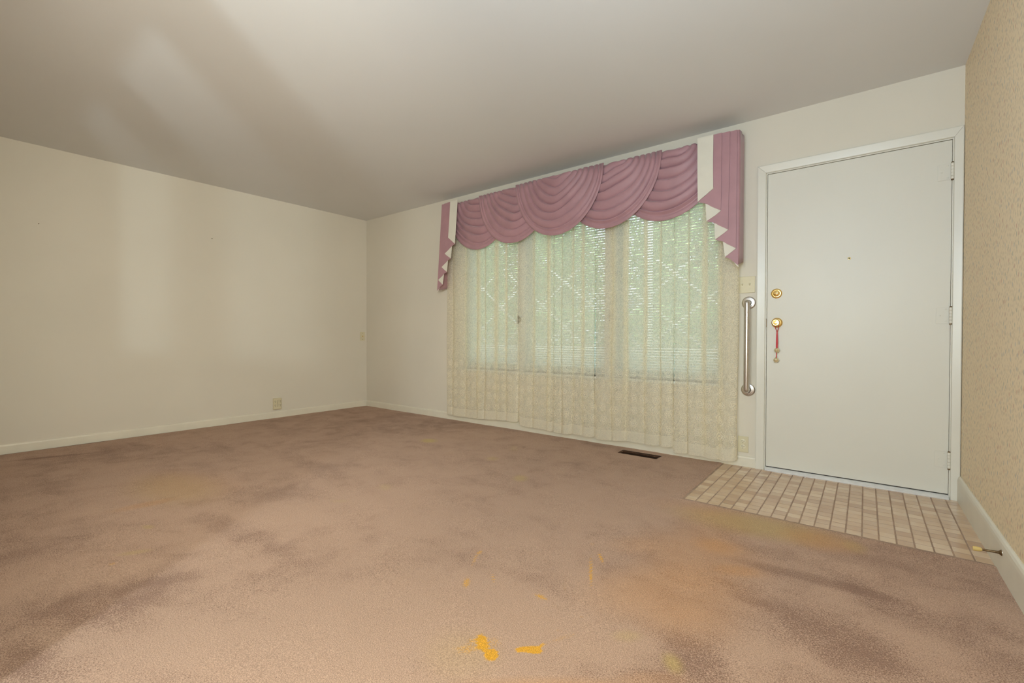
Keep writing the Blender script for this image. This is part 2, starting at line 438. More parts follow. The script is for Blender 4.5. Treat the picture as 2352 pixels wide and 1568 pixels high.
BLOBS = [
 ('d', 3.135, -3.242, 0.255, 3.392, 6.202, -3.034, 0.8),
 ('d', 3.358, -3.409, 1.188, 13.288, 6.013, -7.675, 0.9),
 ('d', 2.845, -2.692, 1.803, 4.849, 2.42, -10.211, 0.75),
 ('d', 2.3, -3.24, 0.413, 3.599, 2.516, -1.136, 0.45),
 ('d', 1.347, -3.221, 0.403, 4.402, 1.823, -0.344, 0.4),
 ('d', 3.175, -2.98, 0.545, 7.208, 14.871, -7.642, 0.5),
 ('d', 2.883, -2.941, 2.942, 10.854, 6.277, -7.98, 0.4),
 ('d', 5.027, -1.512, 3.474, 1.021, 1.543, -22.905, 0.85),
 ('d', 5.104, -1.818, 4.449, -0.964, -2.571, -5.558, 0.75),
 ('d', 5.35, -1.166, 3.976, -0.209, -1.34, -4.763, 0.65),
 ('d', 5.249, -1.551, 5.624, -0.073, -4.636, -7.401, 0.6),
 ('d', 5.513, -1.629, 8.459, -1.259, -4.453, -3.852, 0.6),
 ('d', 5.195, -1.925, 4.298, 0.073, 0.642, -7.304, 0.45),
 ('d', 4.84, -2.301, 5.759, 1.73, 5.362, -10.478, 0.6),
 ('d', 4.565, -2.485, 5.933, 3.578, 6.257, -13.563, 0.3),
 ('d', 4.919, -1.365, 6.872, 0.944, 1.194, -12.276, 0.45),
 ('d', 4.902, -1.817, 12.174, 2.223, 1.167, -24.287, 0.6),
 ('d', 4.821, -2.195, 8.965, 2.611, 4.017, -7.466, 0.6),
 ('d', 4.489, -1.727, 5.882, 2.333, 2.035, -11.507, 0.35),
 ('d', 3.953, -1.756, 5.527, 3.857, 2.611, -7.662, 0.35),
 ('d', 4.809, -1.716, 10.91, 2.428, -4.255, -10.9, 0.3),
 ('d', 4.347, -2.154, 10.779, 6.64, 3.575, -4.553, 0.3),
 ('d', 3.684, -3.062, 4.904, 14.696, 13.855, -35.136, 0.35),
 ('d', 2.501, -2.309, 2.061, 4.427, 4.14, -5.24, 0.4),
 ('d', 0.686, -2.6, 0.269, 1.249, 2.365, -1.534, 0.45),
 ('d', 1.059, -0.682, 0.43, 0.619, 0.846, -1.056, 0.4),
 ('d', 4.675, -2.44, 6.503, 3.138, 8.088, -13.186, 0.4),
 ('d', 1.989, -1.883, 0.999, 1.908, -0.46, -13.03, 0.3),
 ('d', 3.285, -2.674, 4.343, 9.329, 4.788, -12.028, 0.35),
 ('d', 4.074, -2.597, 9.363, 10.983, 10.803, -13.772, 0.2),
 ('d', 5.405, -1.553, 10.638, -0.957, -5.227, -10.144, 0.35),
 ('l', 4.115, -2.648, 0.971, 1.16, 1.842, -2.349, 0.7),
 ('l', 3.292, -2.103, 0.698, 0.915, 1.338, -1.697, 0.3),
 ('l', 3.623, -3.11, 1.335, 4.585, 6.992, -6.406, 0.5),
 ('l', 4.092, -1.233, 1.891, 0.913, 1.527, -1.935, 0.25),
 ('l', 5.473, -1.194, 13.906, -1.463, -2.631, -7.476, 0.3),
 ('l', 4.986, -2.089, 8.921, 1.424, 6.795, -8.67, 0.3),
 ('o', 4.657, -1.571, 3.746, 1.058, 1.402, -3.721, 0.5),
 ('o', 4.67, -1.937, 3.377, 1.14, 2.685, -4.196, 0.6),
 ('o', 5.055, -1.1, 6.784, 0.46, 0.826, -8.477, 0.7),
 ('o', 4.714, -1.449, 9.336, 2.233, 3.125, -11.805, 0.5),
 ('o', 4.631, -1.188, 5.482, 1.358, 1.566, -4.065, 0.35),
 ('o', 4.557, -2.582, 3.644, 2.441, 18.825, -24.04, 0.5),
 ('o', 4.79, -2.091, 6.822, 1.987, 4.36, -7.696, 0.25),
 ('o', 4.406, -1.666, 8.232, 3.522, 7.335, -9.321, 0.2),
 ('o', 4.774, -2.383, 9.34, 3.516, 19.925, -25.441, 0.3),
 ('o', 4.834, -1.615, 10.689, 2.12, 7.149, -18.081, 0.5),
 ('o', 1.876, -2.601, 1.064, 3.653, 2.054, -2.597, 0.25),
 ('o', 2.134, -2.846, 0.927, 7.139, 18.389, -2.517, 0.5),
 ('o', 4.486, -1.047, 4.404, 1.283, 2.674, -10.253, 0.2),
 ('y', 4.789, -1.097, 2.756, 0.482, 1.018, -6.496, 0.8),
 ('y', 1.931, -2.662, 1.154, 4.156, 2.177, -2.754, 0.4),
 ('y', 2.191, -0.868, 9.309, 10.423, 7.441, -9.343, 1.1),
 ('y', 3.457, -1.217, 16.693, 12.499, 8.55, -10.805, 0.7),
 ('y', 3.006, -0.97, 16.638, 14.154, 10.176, -12.823, 0.5),
 ('y', 4.794, -2.288, 32.853, 6.661, -8.235, -28.363, 0.9),
 ('y', 4.645, -2.259, 19.651, 8.617, 21.704, -27.684, 0.4),
 ('y', 2.781, -3.036, 3.805, 17.207, 36.352, -19.764, 0.5),
 ('y', 2.508, -2.926, 10.204, 42.643, 24.805, -31.488, 0.6),
 ('y', 5.181, -1.082, 21.821, 0.369, -1.8, -13.77, 0.5),
 ('y', 2.914, -1.864, 14.579, 19.656, 9.653, -12.211, 0.3),
 ('y', 2.947, -0.625, 22.192, 17.119, 5.361, -6.742, 0.2),
 ('y', 4.3, -2.627, 6.361, 6.186, 5.676, -7.243, 0.25),
 ('b', 4.313, -2.554, 47.715, 42.513, 6.295, -28.706, 1.4),
 ('b', 4.372, -2.579, 35.727, 30.51, 22.957, -29.296, 1.4),
 ('b', 4.342, -2.57, 49.146, 43.037, -25.843, -93.922, 1.2),
 ('b', 4.425, -2.508, 41.847, 31.27, 51.982, -45.16, 1.1),
 ('b', 4.454, -2.487, 26.726, 18.877, 25.287, -48.159, 1.2),
 ('b', 4.462, -2.457, 34.475, 57.652, 199.884, 16.015, 0.8),
 ('b', 4.302, -2.602, 11.429, 10.804, 24.997, -22.375, 0.45),
 ('b', 4.289, -2.569, 31.198, 28.936, 39.373, -50.227, 0.5),
 ('b', 4.344, -2.533, 26.654, 22.456, 15.881, -20.259, 0.4),
 ('b', 4.467, -2.367, 69.727, 43.596, 58.709, -74.872, 0.5),
 ('b', 4.493, -2.391, 12.929, 7.965, 48.948, -28.197, 0.35),
 ('b', 4.491, -2.261, 77.607, 43.198, 66.799, -85.154, 0.5),
 ('b', 3.952, -2.192, 92.853, 56.141, 16.104, -4.644, 0.6),
 ('b', 3.928, -2.134, 50.644, 32.755, 51.698, -17.156, 0.6),
 ('b', 4.05, -2.343, 45.002, 33.527, 11.446, -14.573, 0.6),
 ('b', 4.108, -2.258, 154.29, 130.493, 9.938, -12.651, 0.7),
 ('b', 3.949, -2.067, 101.196, 85.422, 15.192, -19.31, 0.35),
 ('b', 4.372, -1.978, 87.404, 46.537, 3.871, -4.926, 0.65),
 ('b', 4.451, -2.126, 96.368, 51.31, 8.686, -11.063, 0.3),
 ('b', 4.356, -1.861, 78.894, 64.014, 13.627, -8.2, 0.7),
 ('b', 4.321, -2.249, 27.216, 12.719, 1.832, -56.494, 0.6),
 ('b', 4.377, -2.255, 70.696, 45.235, -13.524, -163.189, 0.5),
 ('b', 4.347, -2.136, 59.605, 36.255, 8.112, -10.33, 0.3),
 ('b', 4.269, -1.773, 58.333, 30.85, 29.356, -37.306, 0.4),
 ('b', 2.832, -3.119, 11.894, 62.245, 52.925, -9.295, 0.5),
 ('k', 0.365, -3.018, 0.432, 3.768, 27.525, -10.956, 0.9),
 ('k', -0.119, -0.725, 6.954, 13.031, 30.597, 26.99, 0.6),
 ('k', 2.985, -0.539, 55.755, 41.083, 20.944, -26.336, 0.9),
 ('k', 1.352, -1.701, 1.097, 2.266, 26.513, -11.447, 0.2),
 ('k', 3.27, -0.406, 30.205, 18.608, 29.003, -36.485, 0.6),
 ('g', 2.911, -2.166, 11.48, 18.831, 23.05, -29.198, 0.2),
]
def carpet_grid(x0, x1, y0, y1, st):
    nx = int(round((x1 - x0) / st)); ny = int(round((y1 - y0) / st))
    X = np.linspace(x0, x1, nx + 1); Y = np.linspace(y0, y1, ny + 1)
    return X, Y
CH = {'d': 0, 'l': 0, 'o': 1, 'b': 2, 'y': 3, 'k': 0, 'g': 3}
def wear(X, Y):
    out = np.zeros(X.shape + (4,))
    for kd, cx, cy, a, b, c, d, s in BLOBS:
        u = a * (X - cx) + b * (Y - cy); v = c * (X - cx) + d * (Y - cy)
        r = np.sqrt(u * u + v * v); f = np.clip(1.25 - r * .9, 0, 1); f = f * f * (3 - 2 * f)
        if kd == 'l': out[..., 0] -= f * s * .8
        elif kd == 'k': out[..., 0] += f * s * .9
        else: out[..., CH[kd]] = np.maximum(out[..., CH[kd]], f * s) if kd == 'b' else out[..., CH[kd]] + f * s
    return out
rs = np.random.RandomState(3)
VX0, VX1, VY0, VY1 = 3.668, 3.985, -.215, -.105     # floor vent
def carpet_mesh():
    st = .0125
    xs = np.unique(np.concatenate([np.arange(0.0, W, st), [TX0 - .004, TX0 - .012, VX0, VX1]])); xs = xs[xs < W - .002]; xs = np.append(xs, W + .0)
    ys = np.unique(np.concatenate([np.arange(-4.2, -.001, st), [TY0 - .004, TY0 - .012, VY0, VY1, -.001], [-7.5, -6, -5, -4.5]]))
    X, Y = np.meshgrid(xs, ys)
    Z = np.zeros_like(X)
    # gentle unevenness
    Z += .0012 * np.sin(X * 7.1 + 1.3 * np.sin(Y * 5)) * np.sin(Y * 6.3 + X * 2)
    # rolled edge along the tile
    dx = (TX0 - .004) - X; dy = (TY0 - .004) - Y       # positive = on the carpet side
    dist = np.where((dx < 0) & (dy < 0), -1, np.maximum(dx, dy))
    e = np.clip(dist / .016, 0, 1)
    Z += -.011 * (1 - np.sqrt(1 - (1 - e) ** 2)) + .0025 * np.exp(-((dist - .03) / .02) ** 2)
    Z += rs.uniform(-.0006, .0006, X.shape)
    cols = wear(X, Y)
    P = np.stack([X, Y, Z], -1); nr, nc = X.shape
    idx = np.arange(nr * nc).reshape(nr, nc)
    f = np.stack([idx[:-1, :-1], idx[:-1, 1:], idx[1:, 1:], idx[1:, :-1]], -1)
    cx = .5 * (xs[:-1] + xs[1:])[None, :]; cy = .5 * (ys[:-1] + ys[1:])[:, None]
    keep = ~((cx > TX0 - .004) & (cy > TY0 - .004)) & ~((cx > VX0) & (cx < VX1) & (cy > VY0) & (cy < VY1))
    f = f[keep]
    me = bpy.data.meshes.new('carpet')
    used = np.zeros(nr * nc, bool); used[f.reshape(-1)] = True
    remap = np.cumsum(used) - 1
    f = remap[f]; Pu = P.reshape(-1, 3)[used]; cu = cols.reshape(-1, 4)[used]
    me.vertices.add(len(Pu)); me.vertices.foreach_set('co', Pu.reshape(-1).astype(np.float32))
    me.loops.add(f.size); me.loops.foreach_set('vertex_index', f.reshape(-1).astype(np.int32))
    me.polygons.add(len(f)); me.polygons.foreach_set('loop_start', np.arange(0, f.size, 4, dtype=np.int32))
    me.polygons.foreach_set('loop_total', np.full(len(f), 4, dtype=np.int32))
    me.update(calc_edges=True)
    a = me.color_attributes.new('wear', 'FLOAT_COLOR', 'POINT'); a.data.foreach_set('color', cu.reshape(-1).astype(np.float32))
    me.shade_smooth(); me.materials.append(M['carpet']); me.validate()
    return link(bpy.data.objects.new('carpet', me))
cp = carpet_mesh()
tag(cp, 'worn brown wall-to-wall carpet with orange and yellow stains', 'carpet')

# baseboards (rounded top edge)
def profile_run(name, prof, to3d, vec, mat, parent=None):
    o = prism(name, prof, to3d, vec, mat, parent); return o
BP = [(0, 0), (.012, 0), (.012, .062), (.010, .070), (.006, .074), (0, .075)]
def back_bb(name, x0, x1): return struct(profile_run(name, BP, lambda p: (x0, -p[0], p[1] - .002), (x1 - x0, 0, 0), M['base']))
back_bb('baseboard_back', .0, 4.612)
struct(profile_run('baseboard_left', BP, lambda p: (p[0] - .0002, 0, p[1] - .002), (SL * (-3.7), -3.7, 0), M['base']))
BR = [(0, -.008), (.014, -.008), (.014, .11), (.0125, .125), (.009, .135), (.004, .14), (0, .14)]
struct(profile_run('baseboard_right', BR, lambda p: (W - p[0], -.016, p[1]), (SR * 7.3, -7.3, 0), M['base']))
# thin bead in the left corner
struct(box('trim_3', (0, -.004, .075), (.004, 0, H), M['wall']))

# ------------------------------------------------------------------ door
door = struct(box('door_1', (4.6738, .006, .024), (5.5948, .05, 2.0398), M['door'], bevel=.0015))
# jamb and stop
jb = bmesh.new()
add_box(jb, (4.662, .000, 0), (4.672, .16, 2.052)); add_box(jb, (5.596, .000, 0), (5.606, .16, 2.052)); add_box(jb, (4.672, .000, 2.042), (5.596, .16, 2.052))
add_box(jb, (4.672, .052, 0), (4.686, .12, 2.042)); add_box(jb, (5.582, .052, 0), (5.596, .12, 2.042)); add_box(jb, (4.686, .052, 2.028), (5.582, .12, 2.042))
tr1 = struct(from_bm('trim_1', jb, M['trim']))
# mitred casing, thicker at the outer edge
def casing(pts, mat=M['trim']):
    return pts
def mitre_piece(name, inner, outer, parent):
    (a0, a1), (b0, b1) = inner, outer      # inner edge points, outer edge points (x,z)
    bm = bmesh.new()
    steps = [(0, .007), (.06, .0125), (.18, .0135), (.55, .0165), (.90, .019), (1, .0165)]
    rows = []
    for t, d in [(0, 0)] + steps + [(1, 0)]:
        p = (a0[0] + (b0[0] - a0[0]) * t, a0[1] + (b0[1] - a0[1]) * t); q_ = (a1[0] + (b1[0] - a1[0]) * t, a1[1] + (b1[1] - a1[1]) * t)
        rows.append((bm.verts.new((p[0], -d, p[1])), bm.verts.new((q_[0], -d, q_[1]))))
    for r0, r1 in zip(rows, rows[1:]): bm.faces.new((r0[0], r0[1], r1[1], r1[0]))
    bm.faces.new([r[0] for r in rows][::-1]); bm.faces.new([r[1] for r in rows]); bm.faces.new((rows[0][0], rows[-1][0], rows[-1][1], rows[0][1]))
    return from_bm(name, bm, M['trim'], parent)
g = .0004
mitre_piece('casing_board', ((4.666, -.004), (4.666, 2.0475 - g)), ((4.612, -.004), (4.612, 2.1025 - g)), tr1)
mitre_piece('casing_board', ((4.666 + g, 2.048), (5.601 - g, 2.048)), ((4.612 + g, 2.103), (5.641 - g, 2.103)), tr1)
mitre_piece('casing_board', ((5.601, 2.0475 - g), (5.601, -.004)), ((5.641, 2.1025 - g), (5.641, -.004)), tr1)
# hinges with surface leaf painted over
for z0 in (1.815, .998, .173):
    h = box('hinge', (5.5350, .0036, z0), (5.590, .0062, z0 + .092), M['door'], door, .0006, 1)
    for k in range(5):
        lathe('knuckle', [(0, 0), (.0072, 0), (.0078, .001), (.0078, .0165), (.0072, .0175), (0, .0175)], (5.5955, -.0055, z0 + .0005 + k * .0183), (0, 0, 1), M['trim'], h, 16)
    lathe('hinge_pin', [(0, 0), (.006, 0), (.006, .1), (.0045, .104), (0, .105)], (5.5955, -.0055, z0 - .006), (0, 0, 1), M['bronze'], h, 12)
    for sx, sz in ((5.577, .012), (5.552, .046), (5.577, .080)):
        lathe('screw', [(0, .0012), (.003, .0011), (.0042, 0)], (sx, .0036, z0 + sz), (0, -1, 0), M['trim'], h, 12)
# door shoe / sweep
box('sweep', (4.676, .008, .016), (5.592, .046, .024), M['dark'], door)
# deadbolt
db = lathe('deadbolt', [(0, .012), (.017, .012), (.0195, .010), (.021, .007), (.026, .007), (.031, .005), (.034, .001), (.034, 0)], (4.731, .006, 1.217), (0, -1, 0), M['brass'], door, 40)
bmm = bmesh.new(); add_box(bmm, (4.715, -.026, 1.2115), (4.747, -.006, 1.2225), .004, 3)
from_bm('thumb_turn', bmm, M['brass'], db, True)
# knob
kb = lathe('door_knob', [(.034, 0), (.034, .002), (.031, .006), (.024, .008), (.014, .010), (.0115, .014), (.0115, .030), (.015, .034), (.0225, .040), (.0245, .047), (.0235, .054), (.019, .0585), (.017, .0585), (.016, .056), (.010, .0565), (.009, .0595), (0, .0605)], (4.735, .006, 1.017), (0, -1, 0), M['brass'], door, 40)
box('lock_button', (4.728, -.0575, 1.0145), (4.742, -.0530, 1.0195), M['brass'], kb, .001)
lathe('peephole', [(.0085, 0), (.0085, .002), (.0065, .0035), (.005, .0035), (.0045, .0015), (0, .0015)], (5.129, .006, 1.416), (0, -1, 0), M['brass'], door, 20)
lathe('peephole_lens', [(.0044, 0), (.003, .0015), (0, .002)], (5.129, .0045, 1.416), (0, -1, 0), M['dark'], door, 16)
box('strike_plate', (4.6705, -.0012, .988), (4.6728, .004, 1.046), M['bronze'], tr1)
# threshold
th = prism('threshold', [(0.0, -.003), (-.030, -.003), (-.0315, .002), (-.028, .006), (-.018, .010), (-.006, .0165), (.004, .019), (.030, .0195), (.06, .0195), (.06, -.003)], lambda p: (4.672, p[0], p[1]), (.924, 0, 0), M['alum'])
tag(th, 'silver aluminium threshold strip under the white entry door', 'threshold')

# bell hanger on the knob
bh = empty('door_bell_hanger', (4.735, -.03, .76)); tag(bh, 'red ribbon with two round gold jingle bells hung from the door knob', 'bell hanger')
def rel(o, e):
    o.parent = e; o.matrix_parent_inverse = Matrix.Translation(-e.location); return o
kz, ky = 1.017, -.016
loop = [(4.7345 + .0125 * math.cos(a), ky, kz + .0125 * math.sin(a)) for a in [PI * (1.0 - k / 10) for k in range(11)]]
loopA = [(4.7385, -.018, .953), (4.731, -.017, .975), (4.7225, -.016, 1.005)] + loop + [(4.7475, -.016, 1.005), (4.7455, -.017, .975), (4.7395, -.018, .953)]
rel(tube('ribbon_loop', loopA, .0022, M['ribbon'], None, 8), bh)
bm = bmesh.new()
for dx, w2 in ((-.0016, .0042), (.002, .0046)):
    pp = [(4.7385 + dx * .3, -.0185, .962), (4.7385 + dx, -.0185, .93), (4.7385 + dx * 1.5, -.0195, .88), (4.738 + dx, -.020, .846)]
    vs = []
    for i, p in enumerate(pp):
        ww = w2 * (.55 + .15 * i)
        vs.append([bm.verts.new((p[0] - ww, p[1] - dx * .3, p[2])), bm.verts.new((p[0] + ww, p[1] + .0005, p[2])), bm.verts.new((p[0] + ww, p[1] + .0013, p[2])), bm.verts.new((p[0] - ww, p[1] - dx * .3 + .0009, p[2]))])
    for a, b in zip(vs, vs[1:]):
        for k_ in range(4): bm.faces.new((a[k_], a[(k_ + 1) % 4], b[(k_ + 1) % 4], b[k_]))
    bm.faces.new(vs[0]); bm.faces.new(vs[-1][::-1])
rel(from_bm('ribbon', bm, M['ribbon']), bh)
rel(box('ribbon', (4.7335, -.0205, .778), (4.7385, -.019, .815), M['ribbon']), bh)
def bell(x, z, r):
    prof = [(0, r * 1.0)] + [(r * math.sin(a), r * math.cos(a)) for a in [PI * k / 16 for k in range(1, 8)]] + [(r * 1.07, .0012), (r * 1.07, -.0012)] + [(r * math.sin(a), r * math.cos(a)) for a in [PI * k / 16 for k in range(9, 16)]] + [(0, -r)]
    b = lathe('bell', prof, (x, -.0165, z), (.12, .10, 1), M['bell'], None, 28); rel(b, bh)
    lp = tube('bell_loop', [(x + .005 * math.cos(a), -.0165, z + r + .001 + .005 * math.sin(a)) for a in [2 * PI * k / 12 for k in range(13)]], .0012, M['brass'], None, 6)
    lp.parent = b
    sl = bmesh.new()
    add_box(sl, (x - r * .72, -.0165 - r * .02 - .0195 * 0, z - r * .93), (x + r * .72, -.0165 + r * .06, z - r * .86))
    s = from_bm('slot', sl, M['dark']); s.parent = b
bell(4.7385, .829, .0168); bell(4.7345, .762, .0165)

# ------------------------------------------------------------------ grab bar
gb = empty('grab_bar', (4.561, 0, .545)); tag(gb, 'vertical brushed steel grab bar on the wall beside the door', 'grab bar')
zt, zb, yo, rr = 1.160, .546, -.062, .0185
path = [(4.561, 0.0, zt), (4.561, -.045, zt)] + [(4.561, -.053 - .009 * math.sin(a), zt - .009 + .009 * math.cos(a)) for a in [PI / 2 * k / 6 for k in range(1, 7)]]
path2 = [(4.561, p[1], zb + (zt - p[2])) for p in path][::-1]
rel(tube('bar', path + path2, rr, M['steel'], None, 28), gb)
for z in (zt, zb):
    rel(lathe('flange', [(.0455, 0), (.0455, .003), (.043, .0065), (.036, .0085), (.028, .0095), (.0265, .014), (.0215, .0145), (.0215, .006)], (4.561, 0, z), (0, -1, 0), M['steel'], None, 40), gb)

# ------------------------------------------------------------------ switch plate
sw = empty('light_switch', (4.5435, 0, 1.289)); tag(sw, 'almond double light switch plate above the grab bar', 'switch')
rel(box('cover_plate', (4.4865, -.006, 1.231), (4.6005, 0, 1.347), M['almond'], None, .0025, 3), sw)
for x in (4.520, 4.567):
    rel(box('switch_slot', (x - .0055, -.0066, 1.277), (x + .0055, -.004, 1.301), M['white_pl']), sw)
    t = rel(prism('toggle', [(0, -.007), (0, .007), (-.014, .012), (-.0155, .006)], lambda p, x=x: (x - .0038, -.006 + p[0], 1.289 + p[1]), (.0076, 0, 0), M['white_pl'], None, .001), sw)
    for z in (1.259, 1.319):
        rel(lathe('screw', [(.0032, 0), (.003, .0008), (0, .001)], (x, -.006, z), (0, -1, 0), M['almond'], None, 12), sw)
# ------------------------------------------------------------------ duplex outlet
ol = empty('wall_outlet', (4.532, 0, .156)); tag(ol, 'almond duplex outlet low on the wall beside the entry door casing', 'outlet')
rel(box('cover_plate', (4.4975, -.0055, .098), (4.5665, 0, .212), M['almond'], None, .0022, 3), ol)
for z in (.1745, .1365):
    rc = rel(lathe('receptacle', [(.0168, 0), (.0168, .0016), (.0155, .0022), (0, .0022)], (4.532, -.0055, z), (0, -1, 0), M['white_pl'], None, 28), ol)
    for dx, hh in ((-.0065, .0045), (.0065, .0038)):
        s = box('slot', (4.532 + dx - .0012, -.0082, z + .001), (4.532 + dx + .0012, -.0072, z + .001 + 2 * hh), M['dark']); s.parent = rc
    s = lathe('ground_hole', [(.0024, 0), (.0024, .0006), (0, .0006)], (4.532, -.0077, z - .0075), (0, -1, 0), M['dark'], None, 10); s.parent = rc
rel(lathe('screw', [(.003, 0), (.0028, .0008), (0, .001)], (4.532, -.0055, .1555), (0, -1, 0), M['almond'], None, 12), ol)
# ------------------------------------------------------------------ six way adapter on the left wall
lx = lambda y: SL * y
ad = empty('outlet_adapter', (lx(-1.16), -1.159, .157)); tag(ad, 'almond six way outlet adapter on the left wall above the baseboard', 'outlet')
rel(box('body', (lx(-1.16) - .001, -1.204, .094), (lx(-1.16) + .026, -1.115, .221), M['almond'], None, .006, 3), ad)
for r_ in range(2):
    for c_ in range(3):
        yy = -1.187 + c_ * .028; zz = .184 - r_ * .044
        bm = bmesh.new(); X = lx(-1.16) + .0255
        add_box(bm, (X, yy - .0055, zz), (X + .001, yy - .003, zz + .010)); add_box(bm, (X, yy + .003, zz), (X + .001, yy + .0055, zz + .010))
        add_lathe(bm, [(.003, 0), (.003, .001), (0, .001)], (X, yy, zz - .009), (1, 0, 0), 10)
        rel(from_bm('socket', bm, M['dark']), ad)
rel(lathe('screw', [(.0035, 0), (.003, .0012), (0, .0014)], (lx(-1.16) + .026, -1.159, .163), (1, 0, 0), M['bronze'], None, 12), ad)
# cable plate
cpn = empty('cable_plate', (0, -.064, .9175)); tag(cpn, 'narrow almond cable jack plate on the left wall beside the room corner', 'wall plate')
rel(box('cover_plate', (-.001, -.0985, .861), (.0055, -.0300, .974), M['almond'], None, .0022, 3), cpn)
rel(lathe('jack', [(.0065, 0), (.0065, .002), (.0045, .002), (.0045, .010), (0, .010)], (.005, -.064, .9175), (1, 0, 0), M['brass'], None, 16), cpn)
for z in (.877, .958): rel(lathe('screw', [(.0032, 0), (.003, .001), (0, .0012)], (.0055, -.064, z), (1, 0, 0), M['bronze'], None, 12), cpn)
# nails
for y, z, lab in ((-3.015, 1.81, 'small dark nail in the left part of the left wall'), (-1.795, 1.898, 'small dark nail near the middle of the left wall')):
    tag(lathe('nail', [(.0014, 0), (.0014, .009), (.0038, .009), (.0038, .0105), (0, .011)], (lx(y), y, z), (1, .0, .25), M['bronze'], None, 10), lab, 'nail')

# ------------------------------------------------------------------ floor vent
vt = empty('floor_vent', ((VX0 + VX1) / 2, (VY0 + VY1) / 2, -.01)); tag(vt, 'dark brown metal floor vent sunk in the carpet below the curtains', 'floor vent')
bm = bmesh.new(); z0, z1 = -.0138, -.004; b = .013
add_box(bm, (VX0, VY0, z0), (VX1, VY0 + b, z1), .001, 1); add_box(bm, (VX0, VY1 - b, z0), (VX1, VY1, z1), .001, 1)
add_box(bm, (VX0, VY0 + b, z0), (VX0 + b, VY1 - b, z1), .001, 1); add_box(bm, (VX1 - b, VY0 + b, z0), (VX1, VY1 - b, z1), .001, 1)
rel(from_bm('frame', bm, M['vent']), vt)
rel(box('duct', (VX0 + .002, VY0 + .002, -.0139), (VX1 - .002, VY1 - .002, -.0130), M['vent_in']), vt)
nl = 26; lw = (VX1 - VX0 - 2 * b) / nl
lm = None
for i in range(nl):
    x = VX0 + b + (i + .5) * lw
    if lm is None:
        o = prism('louvre', [(-.0022, -.0045), (-.0012, -.0045), (.0022, .0035), (.0012, .0035)], lambda p: (p[0], VY0 + b, p[1] - .0085), (0, VY1 - VY0 - 2 * b, 0), M['vent']); lm = o.data
    else: o = link(bpy.data.objects.new('louvre', lm))
    o.location.x = x; rel(o, vt)

# ------------------------------------------------------------------ door stop
ds = empty('door_stop', (W - .014, -1.043, .092)); tag(ds, 'rigid brass door stop with yellowed rubber tip on the right baseboard', 'door stop')
ax = Vector((-1, .02, -.06)).normalized(); og = Vector((W - .014 + .006, -1.043, .092))
rel(lathe('rod', [(.0115, .0), (.0115, .002), (.0085, .005), (.0055, .009), (.0048, .014), (.0040, .045), (.0036, .056)], og, ax, M['bronze'], None, 20), ds)
rel(lathe('rubber_tip', [(.0045, .053), (.0075, .057), (.0085, .064), (.0085, .077), (.0075, .079), (0, .079)], og, ax, M['rubber'], None, 20), ds)
rel(lathe('base_screw', [(.013, -.001), (.013, .0008), (.010, .0018), (0, .0018)], og, ax, M['steel'], None, 20), ds)

# ------------------------------------------------------------------ window
win = empty('window_1', ((WX0 + WX1) / 2, .1, WZ0)); win['kind'] = 'structure'
pan = [(WX0 + .035, 2.505), (2.60, 3.445), (3.555, WX1 - .035)]
bm = bmesh.new(); y0, y1 = .07, .15
add_box(bm, (WX0, y0, WZ0), (WX1, y1, WZ0 + .035), .003, 1); add_box(bm, (WX0, y0, WZ1 - .035), (WX1, y1, WZ1), .003, 1)
add_box(bm, (WX0, y0, WZ0 + .035), (WX0 + .035, y1, WZ1 - .035), .003, 1); add_box(bm, (WX1 - .035, y0, WZ0 + .035), (WX1, y1, WZ1 - .035), .003, 1)
rel(from_bm('window_frame', bm, M['winframe']), win)
rel(box('mullion', (2.505, .0, WZ0 + .0), (2.60, y1 - .005, WZ1 - .0), M['winframe'], None, .004), win)
rel(box('mullion', (3.445, .0, WZ0 + .0), (3.555, y1 - .005, WZ1 - .0), M['winframe'], None, .004), win)
for a, b in pan:
    s = .03; bm = bmesh.new()
    add_box(bm, (a, .085, WZ0 + .035), (b, .12, WZ0 + .035 + s)); add_box(bm, (a, .085, WZ1 - .035 - s), (b, .12, WZ1 - .035))
    add_box(bm, (a, .085, WZ0 + .035 + s), (a + s, .12, WZ1 - .035 - s)); add_box(bm, (b - s, .085, WZ0 + .035 + s), (b, .12, WZ1 - .035 - s))
    sash = rel(from_bm('sash', bm, M['winframe']), win)
    gp = box('pane', (a + s, .100, WZ0 + .065), (b - s, .104, WZ1 - .065), M['glass']); gp.parent = sash
rel(box('window_sill', (WX0 - .04, -.028, WZ0 - .022), (WX1 + .04, .085, WZ0), M['winframe'], None, .004), win)
for x in (2.532, 3.508):
    l = rel(lathe('window_latch', [(.024, 0), (.024, .005), (.018, .012), (.010, .016), (.010, .024), (0, .026)], (x, 0.0, 1.083), (0, -1, 0), M['bronze'], None, 20), win)
    l.scale = (1, 1, 1)
    bm = bmesh.new(); add_box(bm, (x - .008, -.034, 1.045), (x + .008, -.016, 1.125), .004, 2)
    s = from_bm('latch_handle', bm, M['bronze']); s.parent = l
